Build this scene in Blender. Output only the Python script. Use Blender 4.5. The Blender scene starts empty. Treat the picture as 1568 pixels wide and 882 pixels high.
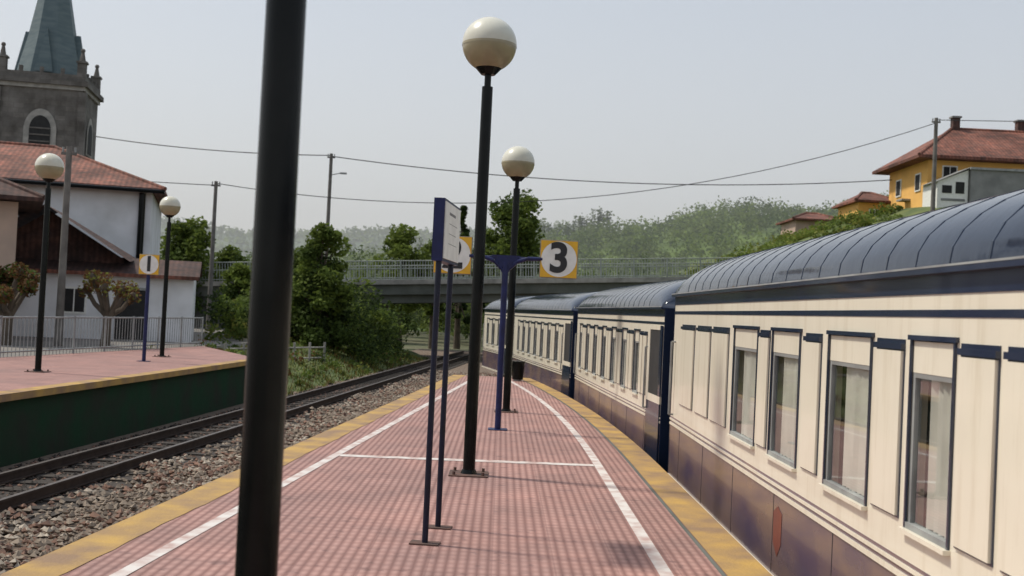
import bpy, bmesh, math, random
from mathutils import Vector, Matrix
random.seed(7)
R = random.random
def U(a, b): return a + (b - a) * R()
scene = bpy.context.scene

# ---------------------------------------------------------------- materials
def new_mat(name):
    m = bpy.data.materials.new(name); m.use_nodes = True
    nt = m.node_tree; b = nt.nodes['Principled BSDF']
    return m, nt, b
def mat(name, c1, c2=None, scale=4.0, rough=0.7, bump=0.0, bscale=None, metal=0.0, spec=0.5, detail=6, lo=0.35, hi=0.65, coat=0.0, stretch=(1,1,1)):
    m, nt, b = new_mat(name)
    b.inputs['Roughness'].default_value = rough
    b.inputs['Metallic'].default_value = metal
    b.inputs['Specular IOR Level'].default_value = spec
    b.inputs['Coat Weight'].default_value = coat
    b.inputs['Coat Roughness'].default_value = 0.06
    if c2 is None: c2 = tuple(x * 0.8 for x in c1)
    tc = nt.nodes.new('ShaderNodeTexCoord')
    mp = nt.nodes.new('ShaderNodeMapping'); mp.inputs['Scale'].default_value = stretch
    nt.links.new(tc.outputs['Object'], mp.inputs[0])
    n = nt.nodes.new('ShaderNodeTexNoise'); n.inputs['Scale'].default_value = scale; n.inputs['Detail'].default_value = detail
    nt.links.new(mp.outputs[0], n.inputs['Vector'])
    r = nt.nodes.new('ShaderNodeValToRGB')
    r.color_ramp.elements[0].position = lo; r.color_ramp.elements[1].position = hi
    r.color_ramp.elements[0].color = (*c1, 1); r.color_ramp.elements[1].color = (*c2, 1)
    nt.links.new(n.outputs['Fac'], r.inputs[0]); nt.links.new(r.outputs[0], b.inputs['Base Color'])
    if bump:
        n2 = nt.nodes.new('ShaderNodeTexNoise'); n2.inputs['Scale'].default_value = bscale or scale * 3; n2.inputs['Detail'].default_value = 5
        nt.links.new(mp.outputs[0], n2.inputs['Vector'])
        bp = nt.nodes.new('ShaderNodeBump'); bp.inputs['Strength'].default_value = bump; bp.inputs['Distance'].default_value = 0.02
        nt.links.new(n2.outputs['Fac'], bp.inputs['Height']); nt.links.new(bp.outputs[0], b.inputs['Normal'])
    return m

def mth(nt, op, a, b=None):
    n = nt.nodes.new('ShaderNodeMath'); n.operation = op
    for i, v in enumerate((a, b)):
        if v is None: continue
        if isinstance(v, (int, float)): n.inputs[i].default_value = v
        else: nt.links.new(v, n.inputs[i])
    return n.outputs[0]
def mixc(nt, fac, a, b, mode='MIX'):
    n = nt.nodes.new('ShaderNodeMix'); n.data_type = 'RGBA'; n.blend_type = mode
    for i, v in ((0, fac), (6, a), (7, b)):
        if isinstance(v, (int, float)): n.inputs[i].default_value = v
        elif isinstance(v, tuple): n.inputs[i].default_value = (*v, 1)
        else: nt.links.new(v, n.inputs[i])
    return n.outputs[2]
def noise_ramp(nt, vec, scale, c0, c1, lo, hi, detail=8, rough=.6):
    n = nt.nodes.new('ShaderNodeTexNoise'); n.inputs['Scale'].default_value = scale; n.inputs['Detail'].default_value = detail; n.inputs['Roughness'].default_value = rough
    nt.links.new(vec, n.inputs['Vector'])
    r = nt.nodes.new('ShaderNodeValToRGB'); r.color_ramp.elements[0].position = lo; r.color_ramp.elements[1].position = hi
    r.color_ramp.elements[0].color = (*c0, 1); r.color_ramp.elements[1].color = (*c1, 1)
    nt.links.new(n.outputs['Fac'], r.inputs[0]); return r.outputs[0]

def tile_mat():
    m, nt, b = new_mat('platform_tiles')
    b.inputs['Roughness'].default_value = 0.72; b.inputs['Specular IOR Level'].default_value = .35
    tc = nt.nodes.new('ShaderNodeTexCoord'); sp = nt.nodes.new('ShaderNodeSeparateXYZ')
    nt.links.new(tc.outputs['Object'], sp.inputs[0])
    x, y = sp.outputs[0], sp.outputs[1]
    sx = mth(nt, 'SINE', mth(nt, 'MULTIPLY', x, 2 * math.pi / 0.066))
    sy = mth(nt, 'SINE', mth(nt, 'MULTIPLY', y, 2 * math.pi / 0.12))
    sx = mth(nt, 'ADD', mth(nt, 'MULTIPLY', sx, 0.5), 0.5); sy = mth(nt, 'ADD', mth(nt, 'MULTIPLY', sy, 0.5), 0.5)
    bumpy = mth(nt, 'POWER', mth(nt, 'MULTIPLY', sx, mth(nt, 'ADD', mth(nt, 'MULTIPLY', sy, 0.5), 0.5)), 0.7)
    def joint(c):
        f = mth(nt, 'FRACT', mth(nt, 'MULTIPLY', c, 2.5)); return mth(nt, 'LESS_THAN', f, 0.03)
    j = mth(nt, 'MAXIMUM', joint(x), joint(y))
    fx = mth(nt, 'FLOOR', mth(nt, 'MULTIPLY', x, 2.5)); fy = mth(nt, 'FLOOR', mth(nt, 'MULTIPLY', y, 2.5))
    cb = nt.nodes.new('ShaderNodeCombineXYZ'); nt.links.new(fx, cb.inputs[0]); nt.links.new(fy, cb.inputs[1])
    wn = nt.nodes.new('ShaderNodeTexWhiteNoise'); nt.links.new(cb.outputs[0], wn.inputs['Vector'])
    base = mixc(nt, bumpy, (0.225, 0.115, 0.10), (0.44, 0.26, 0.228))
    c = mixc(nt, 1.0, base, noise_ramp(nt, tc.outputs['Object'], .8, (.72,.76,.78), (1.08,1.03,1.0), .3, .7, 9, .7), 'MULTIPLY')
    c = mixc(nt, 1.0, c, noise_ramp(nt, tc.outputs['Object'], 7, (.72,.72,.74), (1,1,1), .33, .42, 4), 'MULTIPLY')
    tint = mixc(nt, wn.outputs['Value'], (0.9, 0.9, 0.9), (1.06, 1.06, 1.06))
    c = mixc(nt, 1.0, c, tint, 'MULTIPLY')
    c = mixc(nt, mth(nt, 'MULTIPLY', j, 0.3), c, (0.16, 0.08, 0.07))
    nt.links.new(c, b.inputs['Base Color'])
    bp = nt.nodes.new('ShaderNodeBump'); bp.inputs['Strength'].default_value = 0.2; bp.inputs['Distance'].default_value = 0.006
    nt.links.new(bumpy, bp.inputs['Height']); nt.links.new(bp.outputs[0], b.inputs['Normal'])
    return m
def glass_mat():
    m, nt, b = new_mat('window_glass')
    nt.nodes.remove(b)
    out = nt.nodes['Material Output']
    t = nt.nodes.new('ShaderNodeBsdfTransparent'); t.inputs[0].default_value = (0.92, 0.94, 0.93, 1)
    g = nt.nodes.new('ShaderNodeBsdfGlossy'); g.inputs['Roughness'].default_value = 0.03
    f = nt.nodes.new('ShaderNodeFresnel'); f.inputs[0].default_value = 1.45
    mx = nt.nodes.new('ShaderNodeMixShader')
    nt.links.new(mth(nt, 'MULTIPLY', f.outputs[0], 0.4), mx.inputs[0]); nt.links.new(t.outputs[0], mx.inputs[1]); nt.links.new(g.outputs[0], mx.inputs[2])
    nt.links.new(mx.outputs[0], out.inputs[0])
    return m
def rooftile_mat(name, c1, c2):
    m = mat(name, c1, c2, scale=3, rough=0.85)
    nt = m.node_tree; b = nt.nodes['Principled BSDF']
    tc = nt.nodes.new('ShaderNodeTexCoord')
    w = nt.nodes.new('ShaderNodeTexWave'); w.inputs['Scale'].default_value = 1.6; w.inputs['Distortion'].default_value = 0.9; w.bands_direction = 'X'
    nt.links.new(tc.outputs['Object'], w.inputs['Vector'])
    old = b.inputs['Base Color'].links[0].from_socket
    c = mixc(nt, 0.35, old, w.outputs['Color'], 'MULTIPLY')
    c = mixc(nt, 1.0, c, noise_ramp(nt, tc.outputs['Object'], .7, (.4,.38,.36), (1.1,1.1,1.1), .35, .65, 10), 'MULTIPLY')
    c = mixc(nt, 1.0, c, noise_ramp(nt, tc.outputs['Object'], 6, (.6,.6,.6), (1.1,1.1,1.1), .4, .6, 4), 'MULTIPLY')
    nt.links.new(c, b.inputs['Base Color'])
    return m
def ruled(name, c1, c2, brick=(0.6, 0.3)):
    m, nt, b = new_mat(name); b.inputs['Roughness'].default_value = 0.9
    tc = nt.nodes.new('ShaderNodeTexCoord'); mp = nt.nodes.new('ShaderNodeMapping'); mp.inputs['Rotation'].default_value = (math.pi / 2, 0, 0)
    nt.links.new(tc.outputs['Object'], mp.inputs[0])
    br = nt.nodes.new('ShaderNodeTexBrick'); br.inputs['Scale'].default_value = 1; br.inputs['Brick Width'].default_value = brick[0]; br.inputs['Row Height'].default_value = brick[1]
    br.inputs['Mortar Size'].default_value = 0.012
    br.inputs['Color1'].default_value = (*c1, 1); br.inputs['Color2'].default_value = (*c2, 1); br.inputs['Mortar'].default_value = (*[k * 0.7 for k in c1], 1)
    nt.links.new(mp.outputs[0], br.inputs['Vector'])
    nt.links.new(mixc(nt, 1.0, br.outputs['Color'], noise_ramp(nt, tc.outputs['Object'], .8, (.5,.48,.45), (1.1,1.1,1.1), .35, .65), 'MULTIPLY'), b.inputs['Base Color'])
    return m
def train_cream():
    m = mat('cream_paint', (0.82, 0.755, 0.62), (0.74, 0.675, 0.55), scale=1.3, rough=0.3, detail=11, coat=0.3, lo=0.35, hi=0.75)
    nt = m.node_tree; b = nt.nodes['Principled BSDF']; tc = nt.nodes.new('ShaderNodeTexCoord')
    mp = nt.nodes.new('ShaderNodeMapping'); mp.inputs['Scale'].default_value = (6, 6, .5); nt.links.new(tc.outputs['Object'], mp.inputs[0])
    old = b.inputs['Base Color'].links[0].from_socket
    c = mixc(nt, 1.0, old, noise_ramp(nt, mp.outputs[0], 1.5, (1,1,1), (.80,.76,.70), .5, .78, 9, .7), 'MULTIPLY')
    nt.links.new(c, b.inputs['Base Color']); return m

TILES = tile_mat(); GLASS = glass_mat(); CREAM = train_cream()
YEL = mat('edge_yellow', (0.44, 0.27, 0.07), (0.24, 0.15, 0.085), scale=2.6, rough=0.8, bump=0.3, bscale=40, detail=13, lo=.34, hi=.66)
LINE = mat('line_white', (0.60, 0.56, 0.53), (0.42, 0.29, 0.26), scale=6, rough=0.7, detail=12, lo=0.42, hi=0.68)
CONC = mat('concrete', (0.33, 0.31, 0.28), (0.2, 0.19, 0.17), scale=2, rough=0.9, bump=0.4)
BRCONC = mat('bridge_concrete_hazed', (0.12, 0.125, 0.11), (0.075, 0.08, 0.07), scale=1, rough=0.95, bump=0.4)  # base colour lightened to stand in for haze over the bridge
BRRAIL = mat('bridge_rail_hazed', (0.32, 0.34, 0.31), (0.22, 0.24, 0.21), scale=2, rough=0.7)  # railing colour paled as well, haze put into the paint
GREENWALL = mat('mossy_shaded_wall', (0.012, 0.042, 0.02), (0.022, 0.03, 0.02), scale=1.5, rough=0.95, bump=0.5, detail=9, spec=.2)  # algae green, with the shade of this wall side darkened into the colour
BALLAST = mat('ballast', (0.2, 0.145, 0.105), (0.09, 0.065, 0.05), scale=14, rough=0.95, bump=1.0, bscale=22, detail=8)
DBALL = mat('dark_ballast', (0.055, 0.043, 0.035), (0.026, 0.021, 0.018), scale=14, rough=0.95, bump=1.0, bscale=22, detail=8)
ST1 = mat('stone_grey', (0.29, 0.23, 0.175), (0.17, 0.135, 0.105), scale=9, rough=0.95)
ST2 = mat('stone_brown', (0.23, 0.13, 0.09), (0.14, 0.085, 0.065), scale=9, rough=0.95)
ST3 = mat('stone_pale', (0.42, 0.36, 0.29), (0.3, 0.25, 0.2), scale=9, rough=0.95)
RAIL = mat('rail_steel', (0.06, 0.042, 0.034), (0.04, 0.028, 0.023), scale=6, rough=0.8, spec=.2)
RAILTOP = mat('rail_top', (0.14, 0.12, 0.11), (0.1, 0.085, 0.075), scale=6, rough=0.5, metal=0.5)
SLEEP = mat('sleeper', (0.045, 0.035, 0.028), (0.028, 0.022, 0.018), scale=8, rough=0.95)
BLACK = mat('black_paint', (0.004, 0.005, 0.005), (0.007, 0.008, 0.0078), scale=7, rough=0.22, detail=8, spec=.16)
GLOBE_T = mat('globe_white', (0.64, 0.62, 0.53), (0.53, 0.5, 0.4), scale=3, rough=0.25, detail=9)
GLOBE_B = mat('globe_lower_tan', (0.36, 0.31, 0.19), (0.27, 0.23, 0.14), scale=3, rough=0.2)  # darker tan tone on the lower half of each globe
RUST = mat('base_plate', (0.12, 0.06, 0.045), (0.07, 0.045, 0.038), scale=12, rough=0.9)
BLUE = mat('blue_paint', (0.013, 0.018, 0.085), (0.01, 0.013, 0.055), scale=9, rough=0.4, spec=.3)
NAVYP = mat('dark_post_paint', (0.008, 0.011, 0.032), (0.007, 0.009, 0.02), scale=9, rough=0.4, spec=.3)
SIGNY = mat('sign_yellow', (0.75, 0.42, 0.02), (0.65, 0.36, 0.02), scale=9, rough=0.5)
SIGNW = mat('sign_white', (0.78, 0.77, 0.72), (0.68, 0.67, 0.62), scale=9, rough=0.5)
INK = mat('sign_ink', (0.015, 0.015, 0.017), (0.02, 0.02, 0.02), rough=0.6)
NAVY = mat('navy_paint', (0.010, 0.019, 0.05), (0.018, 0.028, 0.055), scale=2, rough=0.25, coat=0.4)
ROOFN = mat('roof_navy', (0.004, 0.010, 0.028), (0.010, 0.018, 0.038), scale=1.6, rough=0.10, bump=0.5, bscale=1.1, spec=.42, detail=3)
MAUVE = mat('lower_body_reflect_paint', (0.10, 0.072, 0.115), (0.21, 0.14, 0.125), scale=1.1, rough=0.25, coat=0.25, detail=9, stretch=(1, 1, 2.2))  # purple-brown body colour with tan patches painted in as platform reflections
DARK = mat('dark_void', (0.012, 0.011, 0.011), (0.02, 0.019, 0.018), rough=0.8)
CURT = mat('curtain_cloth', (0.8, 0.76, 0.67), (0.7, 0.66, 0.58), scale=5, rough=0.9)
BELLOW = mat('bellows_rubber', (0.02, 0.02, 0.022), (0.035, 0.033, 0.03), rough=0.7)
EMB = mat('emblem_red', (0.2, 0.06, 0.04), (0.16, 0.05, 0.04), rough=0.5)
WHITEW = mat('white_render', (0.74, 0.74, 0.75), (0.52, 0.52, 0.51), scale=.9, rough=0.9, detail=11, bump=0.2, lo=.4, hi=.8)
PINKW = mat('pink_render', (0.5, 0.36, 0.28), (0.4, 0.3, 0.24), scale=1.2, rough=0.9, detail=9)
RTILE = rooftile_mat('roof_tiles', (0.36, 0.125, 0.08), (0.2, 0.09, 0.065))
RTILED = rooftile_mat('roof_tiles_dark', (0.13, 0.06, 0.045), (0.08, 0.045, 0.04))
ORANGE = mat('orange_render', (0.8, 0.45, 0.12), (0.7, 0.39, 0.11), scale=1, rough=0.9, detail=9)
GREYW = mat('grey_render', (0.24, 0.24, 0.23), (0.17, 0.17, 0.165), scale=1.5, rough=0.9)
STONE = ruled('tower_stone', (0.18, 0.165, 0.15), (0.13, 0.12, 0.11))
STONEP = mat('pale_stone', (0.34, 0.32, 0.29), (0.24, 0.23, 0.21), scale=3, rough=0.9)
SLATE = mat('spire_slate', (0.07, 0.105, 0.115), (0.11, 0.145, 0.15), scale=1.2, rough=0.6, detail=9, stretch=(1, 1, 4))
GALV = mat('galvanised', (0.3, 0.31, 0.3), (0.2, 0.2, 0.2), scale=5, rough=0.6)
WOODP = mat('pole_concrete', (0.17, 0.155, 0.14), (0.11, 0.1, 0.09), scale=3, rough=0.9)
GRASS = mat('grass', (0.12, 0.14, 0.04), (0.06, 0.09, 0.028), scale=1.0, rough=0.95, bump=0.6, detail=9)
DIRT = mat('ground_soil', (0.13, 0.12, 0.07), (0.07, 0.085, 0.035), scale=0.35, rough=0.95, bump=0.6, detail=10)
YARD = mat('yard_paving', (0.2, 0.18, 0.16), (0.14, 0.13, 0.12), scale=0.7, rough=0.95, detail=9)
BARK = mat('bark', (0.13, 0.1, 0.075), (0.07, 0.055, 0.04), scale=6, rough=0.95, bump=0.8, stretch=(1, 1, 0.3))
def leaf(name, c, sc=.9):
    m = mat(name, c, tuple(k * 0.6 for k in c), scale=sc, rough=0.7, detail=3, spec=.12)
    nt = m.node_tree; b = nt.nodes['Principled BSDF']; out = nt.nodes['Material Output']
    t = nt.nodes.new('ShaderNodeBsdfTranslucent'); nt.links.new(b.inputs['Base Color'].links[0].from_socket, t.inputs[0])
    mx = nt.nodes.new('ShaderNodeMixShader'); mx.inputs[0].default_value = .4
    nt.links.new(b.outputs[0], mx.inputs[1]); nt.links.new(t.outputs[0], mx.inputs[2]); nt.links.new(mx.outputs[0], out.inputs[0])
    return m
L_LIGHT = leaf('leaf_light', (0.17, 0.225, 0.045)); L_MID = leaf('leaf_mid', (0.1, 0.145, 0.035)); L_DARK = leaf('leaf_dark', (0.045, 0.07, 0.022))
L_HAZE1 = leaf('leaf_field_light', (0.17, 0.22, 0.07)); L_HAZE2 = leaf('leaf_field_dark', (0.1, 0.145, 0.055))
L_FAR1 = leaf('leaf_far_light', (0.19, 0.26, 0.05), .05); L_FAR2 = leaf('leaf_far_dark', (0.095, 0.145, 0.035), .05)
L_BROWN = leaf('leaf_brown', (0.17, 0.09, 0.04)); L_YEL = leaf('leaf_yellow', (0.24, 0.25, 0.06))

# ---------------------------------------------------------------- builder
class B:
    def __init__(s): s.v = []; s.f = []; s.m = []; s.mats = []
    def mi(s, m):
        if m not in s.mats: s.mats.append(m)
        return s.mats.index(m)
    def poly(s, pts, m):
        i = len(s.v); s.v += [tuple(p) for p in pts]; s.f.append(tuple(range(i, i + len(pts)))); s.m.append(s.mi(m))
    def box(s, x0, x1, y0, y1, z0, z1, m):
        i = len(s.v)
        s.v += [(x0,y0,z0),(x1,y0,z0),(x1,y1,z0),(x0,y1,z0),(x0,y0,z1),(x1,y0,z1),(x1,y1,z1),(x0,y1,z1)]
        k = s.mi(m)
        for q in ((0,3,2,1),(4,5,6,7),(0,1,5,4),(1,2,6,5),(2,3,7,6),(3,0,4,7)):
            s.f.append(tuple(i + a for a in q)); s.m.append(k)
    def prism(s, pts, z0, z1, m, mside=None):
        s.poly([(x, y, z1) for x, y in pts], m); s.poly([(x, y, z0) for x, y in reversed(pts)], mside or m)
        n = len(pts)
        for a in range(n):
            p, q = pts[a], pts[(a + 1) % n]
            s.poly([(p[0],p[1],z0),(q[0],q[1],z0),(q[0],q[1],z1),(p[0],p[1],z1)], mside or m)
    def cyl(s, p0, p1, r0, r1, m, seg=12, cap=True):
        p0, p1 = Vector(p0), Vector(p1); d = (p1 - p0)
        if d.length < 1e-6: return
        d.normalize(); a = Vector((1,0,0)) if abs(d.x) < 0.8 else Vector((0,1,0))
        u = d.cross(a).normalized(); w = d.cross(u)
        i = len(s.v); k = s.mi(m)
        for p, r in ((p0, r0), (p1, r1)):
            for j in range(seg):
                t = 2 * math.pi * j / seg; s.v.append(tuple(p + u * math.cos(t) * r + w * math.sin(t) * r))
        for j in range(seg):
            j2 = (j + 1) % seg
            s.f.append((i + j, i + j2, i + seg + j2, i + seg + j)); s.m.append(k)
        if cap:
            s.f.append(tuple(i + j for j in reversed(range(seg)))); s.m.append(k)
            s.f.append(tuple(i + seg + j for j in range(seg))); s.m.append(k)
    def sphere(s, c, r, mt, mb=None, seg=40, rings=28, split=-0.05):
        i = len(s.v)
        for a in range(rings + 1):
            th = math.pi * a / rings
            for b in range(seg):
                ph = 2 * math.pi * b / seg
                s.v.append((c[0] + r * math.sin(th) * math.cos(ph), c[1] + r * math.sin(th) * math.sin(ph), c[2] + r * math.cos(th)))
        for a in range(rings):
            zc = math.cos(math.pi * (a + 0.5) / rings); k = s.mi(mt if (zc > split or mb is None) else mb)
            for b in range(seg):
                b2 = (b + 1) % seg
                s.f.append((i + a*seg + b, i + (a+1)*seg + b, i + (a+1)*seg + b2, i + a*seg + b2)); s.m.append(k)
    def leaves(s, c, rad, n, size, mats, flat=1.0):
        ks = [s.mi(m) for m in mats]
        for _ in range(n):
            d = Vector((random.gauss(0,1), random.gauss(0,1), random.gauss(0,1))).normalized() * (R() ** 0.45)
            p = Vector((c[0] + d.x*rad[0], c[1] + d.y*rad[1], c[2] + d.z*rad[2]))
            u = Vector((random.gauss(0,1), random.gauss(0,1), random.gauss(0,0.6))).normalized()
            w = u.cross(Vector((random.gauss(0,1), random.gauss(0,1), random.gauss(0,1)))).normalized()
            a = size * U(0.6, 1.3); b = a * U(0.5, 0.9)
            i = len(s.v)
            s.v += [tuple(p - u*a), tuple(p + w*b*0.8 - u*a*0.1), tuple(p + u*a), tuple(p - w*b)]
            s.f.append((i, i+1, i+2, i+3)); s.m.append(random.choice(ks))
    def obj(s, name, parent=None, smooth=False, loc=(0,0,0), rotz=0.0, auto=None):
        me = bpy.data.meshes.new(name); me.from_pydata(s.v, [], s.f)
        for m in s.mats: me.materials.append(m)
        me.polygons.foreach_set('material_index', s.m)
        me.update()
        if smooth: me.polygons.foreach_set('use_smooth', [True]*len(me.polygons))
        o = bpy.data.objects.new(name, me); scene.collection.objects.link(o)
        o.location = loc; o.rotation_euler = (0,0,rotz)
        if parent: o.parent = parent
        if smooth and auto:
            try:
                bpy.context.view_layer.objects.active = o; o.select_set(True)
                bpy.ops.object.shade_smooth_by_angle(angle=math.radians(auto)); o.select_set(False)
            except Exception: pass
        return o
def empty(name, loc=(0,0,0), rotz=0.0):
    e = bpy.data.objects.new(name, None); scene.collection.objects.link(e)
    e.location = loc; e.rotation_euler = (0,0,rotz); e.empty_display_size = 0.3
    return e

# ---------------------------------------------------------------- ground
def interp(pts, x):
    if x <= pts[0][0]: return pts[0][1]
    for (a, b), (c, d) in zip(pts, pts[1:]):
        if x <= c:
            t = (x - a) / (c - a); t = t*t*(3-2*t); return b + (d - b) * t
    return pts[-1][1]
g = B(); g.poly([(-3000,-3000,-1.2),(3000,-3000,-1.2),(3000,3000,-1.2),(-3000,3000,-1.2)], DIRT); g.obj('ground')
g = B()
g.poly([(-9,-10,-1.13),(6,-10,-1.13),(6,75,-1.13),(-5.5,75,-1.13)], BALLAST); g.obj('gravel_bed')

def Lr(y): return -6.95 + 0.08 * y
def Ledge(y): return -3.2 + 0.075 * y
def Redge(y): return 1.8 - (0.0044 * (y-12)**2 if y > 12 else 0)

def track(name, pts_fn, y0, y1, ballmat):
    e = empty(name)
    N = 60; ys = [y0 + (y1-y0)*i/N for i in range(N+1)]
    b = B()
    for k in (0, -1.0):
        for a, c in zip(ys, ys[1:]):
            xa, xc = pts_fn(a)+k, pts_fn(c)+k
            for (w, z0, z1, m) in ((0.06,-1.06,-1.045,RAIL),(0.012,-1.045,-0.955,RAIL),(0.033,-0.955,-0.92,RAILTOP)):
                P = [(xa-w,a),(xa+w,a),(xc+w,c),(xc-w,c)]
                b.prism(P, z0, z1, m, RAIL)
    b.obj('rails', e)
    b = B(); y = y0
    while y < y1:
        x = pts_fn(y) - 0.5
        b.box(x-0.95, x+0.95, y-0.11, y+0.11, -1.12, -1.075, SLEEP); y += 0.6
    b.obj('sleepers', e)
    b = B()
    for a, c in zip(ys, ys[1:]):
        xa, xc = pts_fn(a)-0.5, pts_fn(c)-0.5
        b.poly([(xa-1.1,a,-1.1),(xa+1.1,a,-1.1),(xc+1.1,c,-1.1),(xc-1.1,c,-1.1)], ballmat)
    b.obj('ballast_bed', e)
    return e
track('railway_track', Lr, 0, 70, DBALL)
def Rr(y): return (3.3 + 0.5) - (0.0044*(y-12)**2 if y > 12 else 0)
track('railway_track', Rr, -8, 40, DBALL)

b = B(); ks = [b.mi(ST1), b.mi(ST2), b.mi(ST3), b.mi(DBALL)]
def stone(x, y, z, r, k):
    i = len(b.v)
    dirs = [(1,0,0),(0,1,0),(-1,0,0),(0,-1,0),(0,0,1),(0,0,-1)]
    a = U(0, 6.28); ca, sa = math.cos(a), math.sin(a)
    for d in dirs:
        q = r * U(0.6, 1.3); dx, dy = d[0]+U(-.3,.3), d[1]+U(-.3,.3)
        b.v.append((x + q*(dx*ca-dy*sa), y + q*(dx*sa+dy*ca), z + q*0.7*(d[2]+U(-.2,.2))))
    for q in ((0,1,4),(1,2,4),(2,3,4),(3,0,4),(1,0,5),(2,1,5),(3,2,5),(0,3,5)):
        b.f.append(tuple(i+t for t in q)); b.m.append(k)
for _ in range(17000):
    y = 4 + 44 * R()**1.6; xl = Lr(y) + 0.12; xr = min(Ledge(y),Lr(y)+3.5) - 0.05; x = U(xl, xr)
    patch = math.sin(x*1.7+y*.9)+math.sin(y*2.3-x*2)
    rr = R() + .25*patch; k = ks[0] if rr < 0.55 else ks[1] if rr < 0.9 else ks[2]
    stone(x, y, -1.12 + U(0, 0.05) + 0.07*max(0, math.sin(x*3+y)), U(0.02, 0.065), k)
for _ in range(6500):
    y = 8 + 30 * R(); x = U(Lr(y)-1.7, Lr(y)+.1); stone(x, y, -1.09, U(0.02, 0.045), ks[3] if R()<.75 else ks[1])
b.obj('ballast_stones')

# ---------------------------------------------------------------- island platform
def ribbon(b, fn0, fn1, y0, y1, z, m, n=44):
    ys = [y0 + (y1-y0)*i/n for i in range(n+1)]
    for a, c in zip(ys, ys[1:]):
        b.poly([(fn0(a),a,z),(fn1(a),a,z),(fn1(c),c,z),(fn0(c),c,z)], m)
YE = 27.5
e = empty('island_platform')
b = B(); ribbon(b, Ledge, Redge, -6, YE, 0.0, TILES)
b.obj('surface', e)
b = B(); n = 44; ys = [-6 + (YE+6)*i/n for i in range(n+1)]
for a, c in zip(ys, ys[1:]):
    for fn, s in ((Ledge, 1), (Redge, -1)):
        b.poly([(fn(a),a,-0.16),(fn(c),c,-0.16),(fn(c),c,-0.002),(fn(a),a,-0.002)], YEL)
        b.poly([(fn(a)+s*.12,a,-1.2),(fn(c)+s*.12,c,-1.2),(fn(c)+s*.12,c,-0.16),(fn(a)+s*.12,a,-0.16)], CONC)
        b.poly([(fn(a)+s*.12,a,-0.16),(fn(c)+s*.12,c,-0.16),(fn(c),c,-0.16),(fn(a),a,-0.16)], CONC)
b.poly([(Ledge(YE),YE,-1.2),(Redge(YE),YE,-1.2),(Redge(YE),YE,-0.002),(Ledge(YE),YE,-0.002)], CONC)
b.obj('edge_walls', e)
b = B()
ribbon(b, lambda y: Ledge(y), lambda y: Ledge(y)+0.31+.008*math.sin(y*3)+.006*math.sin(y*11), -6, YE, 0.004, YEL, 160)
ribbon(b, lambda y: Redge(y)-0.30, lambda y: Redge(y), -6, YE, 0.004, YEL)
b.obj('yellow_edging', e)
b = B()
ribbon(b, lambda y: Ledge(y)+0.57, lambda y: Ledge(y)+0.66, -6, YE-1, 0.004, LINE)
ribbon(b, lambda y: Redge(y)-0.74, lambda y: Redge(y)-0.65, -6, YE-1, 0.004, LINE)
b.poly([(Ledge(11.8)+.665,11.74,0.004),(Redge(12)-.745,11.89,0.004),(Redge(12)-.745,12.05,0.004),(Ledge(11.8)+.665,11.9,0.004)], LINE)
b.obj('painted_lines', e)
b = B()
ribbon(b, lambda y: Redge(y)-0.335, lambda y: Redge(y)-0.305, -6, YE, 0.003, BRCONC)
b.obj('edge_joint', e)

e = empty('side_platform')
edge = [(-9.2,-8),(-8.6,0),(-7.46,16.6),(-6.95,24),(-6.55,30.5)]
b = B()
back = [(-9.9,37),(-12.4,20),(-15,0),(-16,-8)]
b.poly([(x,y,0) for x,y in edge+back], TILES); b.obj('surface', e)
b = B()
for (x0,y0),(x1,y1) in zip(edge, edge[1:]+[(-9.9,37)]):
    b.poly([(x0,y0,-0.11),(x1,y1,-0.11),(x1,y1,-0.002),(x0,y0,-0.002)], YEL)
    b.poly([(x0-.1,y0,-0.11),(x1-.1,y1,-0.11),(x1,y1,-0.11),(x0,y0,-0.11)], CONC)
    b.poly([(x0-.1,y0,-1.2),(x1-.1,y1,-1.2),(x1-.1,y1,-0.11),(x0-.1,y0,-0.11)], GREENWALL)
for (x0,y0),(x1,y1) in zip(edge, edge[1:]):
    b.poly([(x0-.30,y0,.004),(x0,y0,.004),(x1,y1,.004),(x1-.30,y1,.004)], YEL)
b.obj('edge_wall', e)

g = B(); g.poly([(-15.5,-8,-0.03),(-9.95,37,-0.03),(-9.6,42,-0.03),(-12,90,-0.03),(-120,90,-0.03),(-120,-8,-0.03)], YARD)
g.poly([(-9.95,37,-1.2),(-9.6,42,-1.2),(-9.6,42,-0.03),(-9.95,37,-0.03)], CONC); g.obj('yard_ground')

# ---------------------------------------------------------------- lamps
def lamp(x, y, h, r=0.06):
    b = B()
    b.box(-.19,.19,-.19,.19,0.0,0.012,RUST)
    for sx in (-.14,.14):
        for sy in (-.14,.14): b.cyl((sx,sy,.01),(sx,sy,.045),.016,.016,RUST,6)
    b.cyl((0,0,.012),(0,0,.05),r*1.35,r*1.1,BLACK,24)
    b.cyl((0,0,.05),(0,0,h-.42),r,r*.9,BLACK,32)
    b.cyl((0,0,h-.42),(0,0,h-.29),r*0.55,r*0.55,BLACK,20)
    b.cyl((0,0,h-.30),(0,0,h-.235),.07,.13,BLACK,28)
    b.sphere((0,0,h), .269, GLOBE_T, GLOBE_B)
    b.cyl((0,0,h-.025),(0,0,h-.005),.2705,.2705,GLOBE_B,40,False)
    b.obj('street_lamp', smooth=True, loc=(x,y,0), auto=35)
lamp(-0.69, 3.3, 4.23, 0.0635)
lamp(-0.258, 10.9, 4.23)
lamp(0.13, 17.93, 4.03)
lamp(-9.02, 21.8, 4.02)
lamp(-8.9, 29.3, 3.97)

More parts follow.
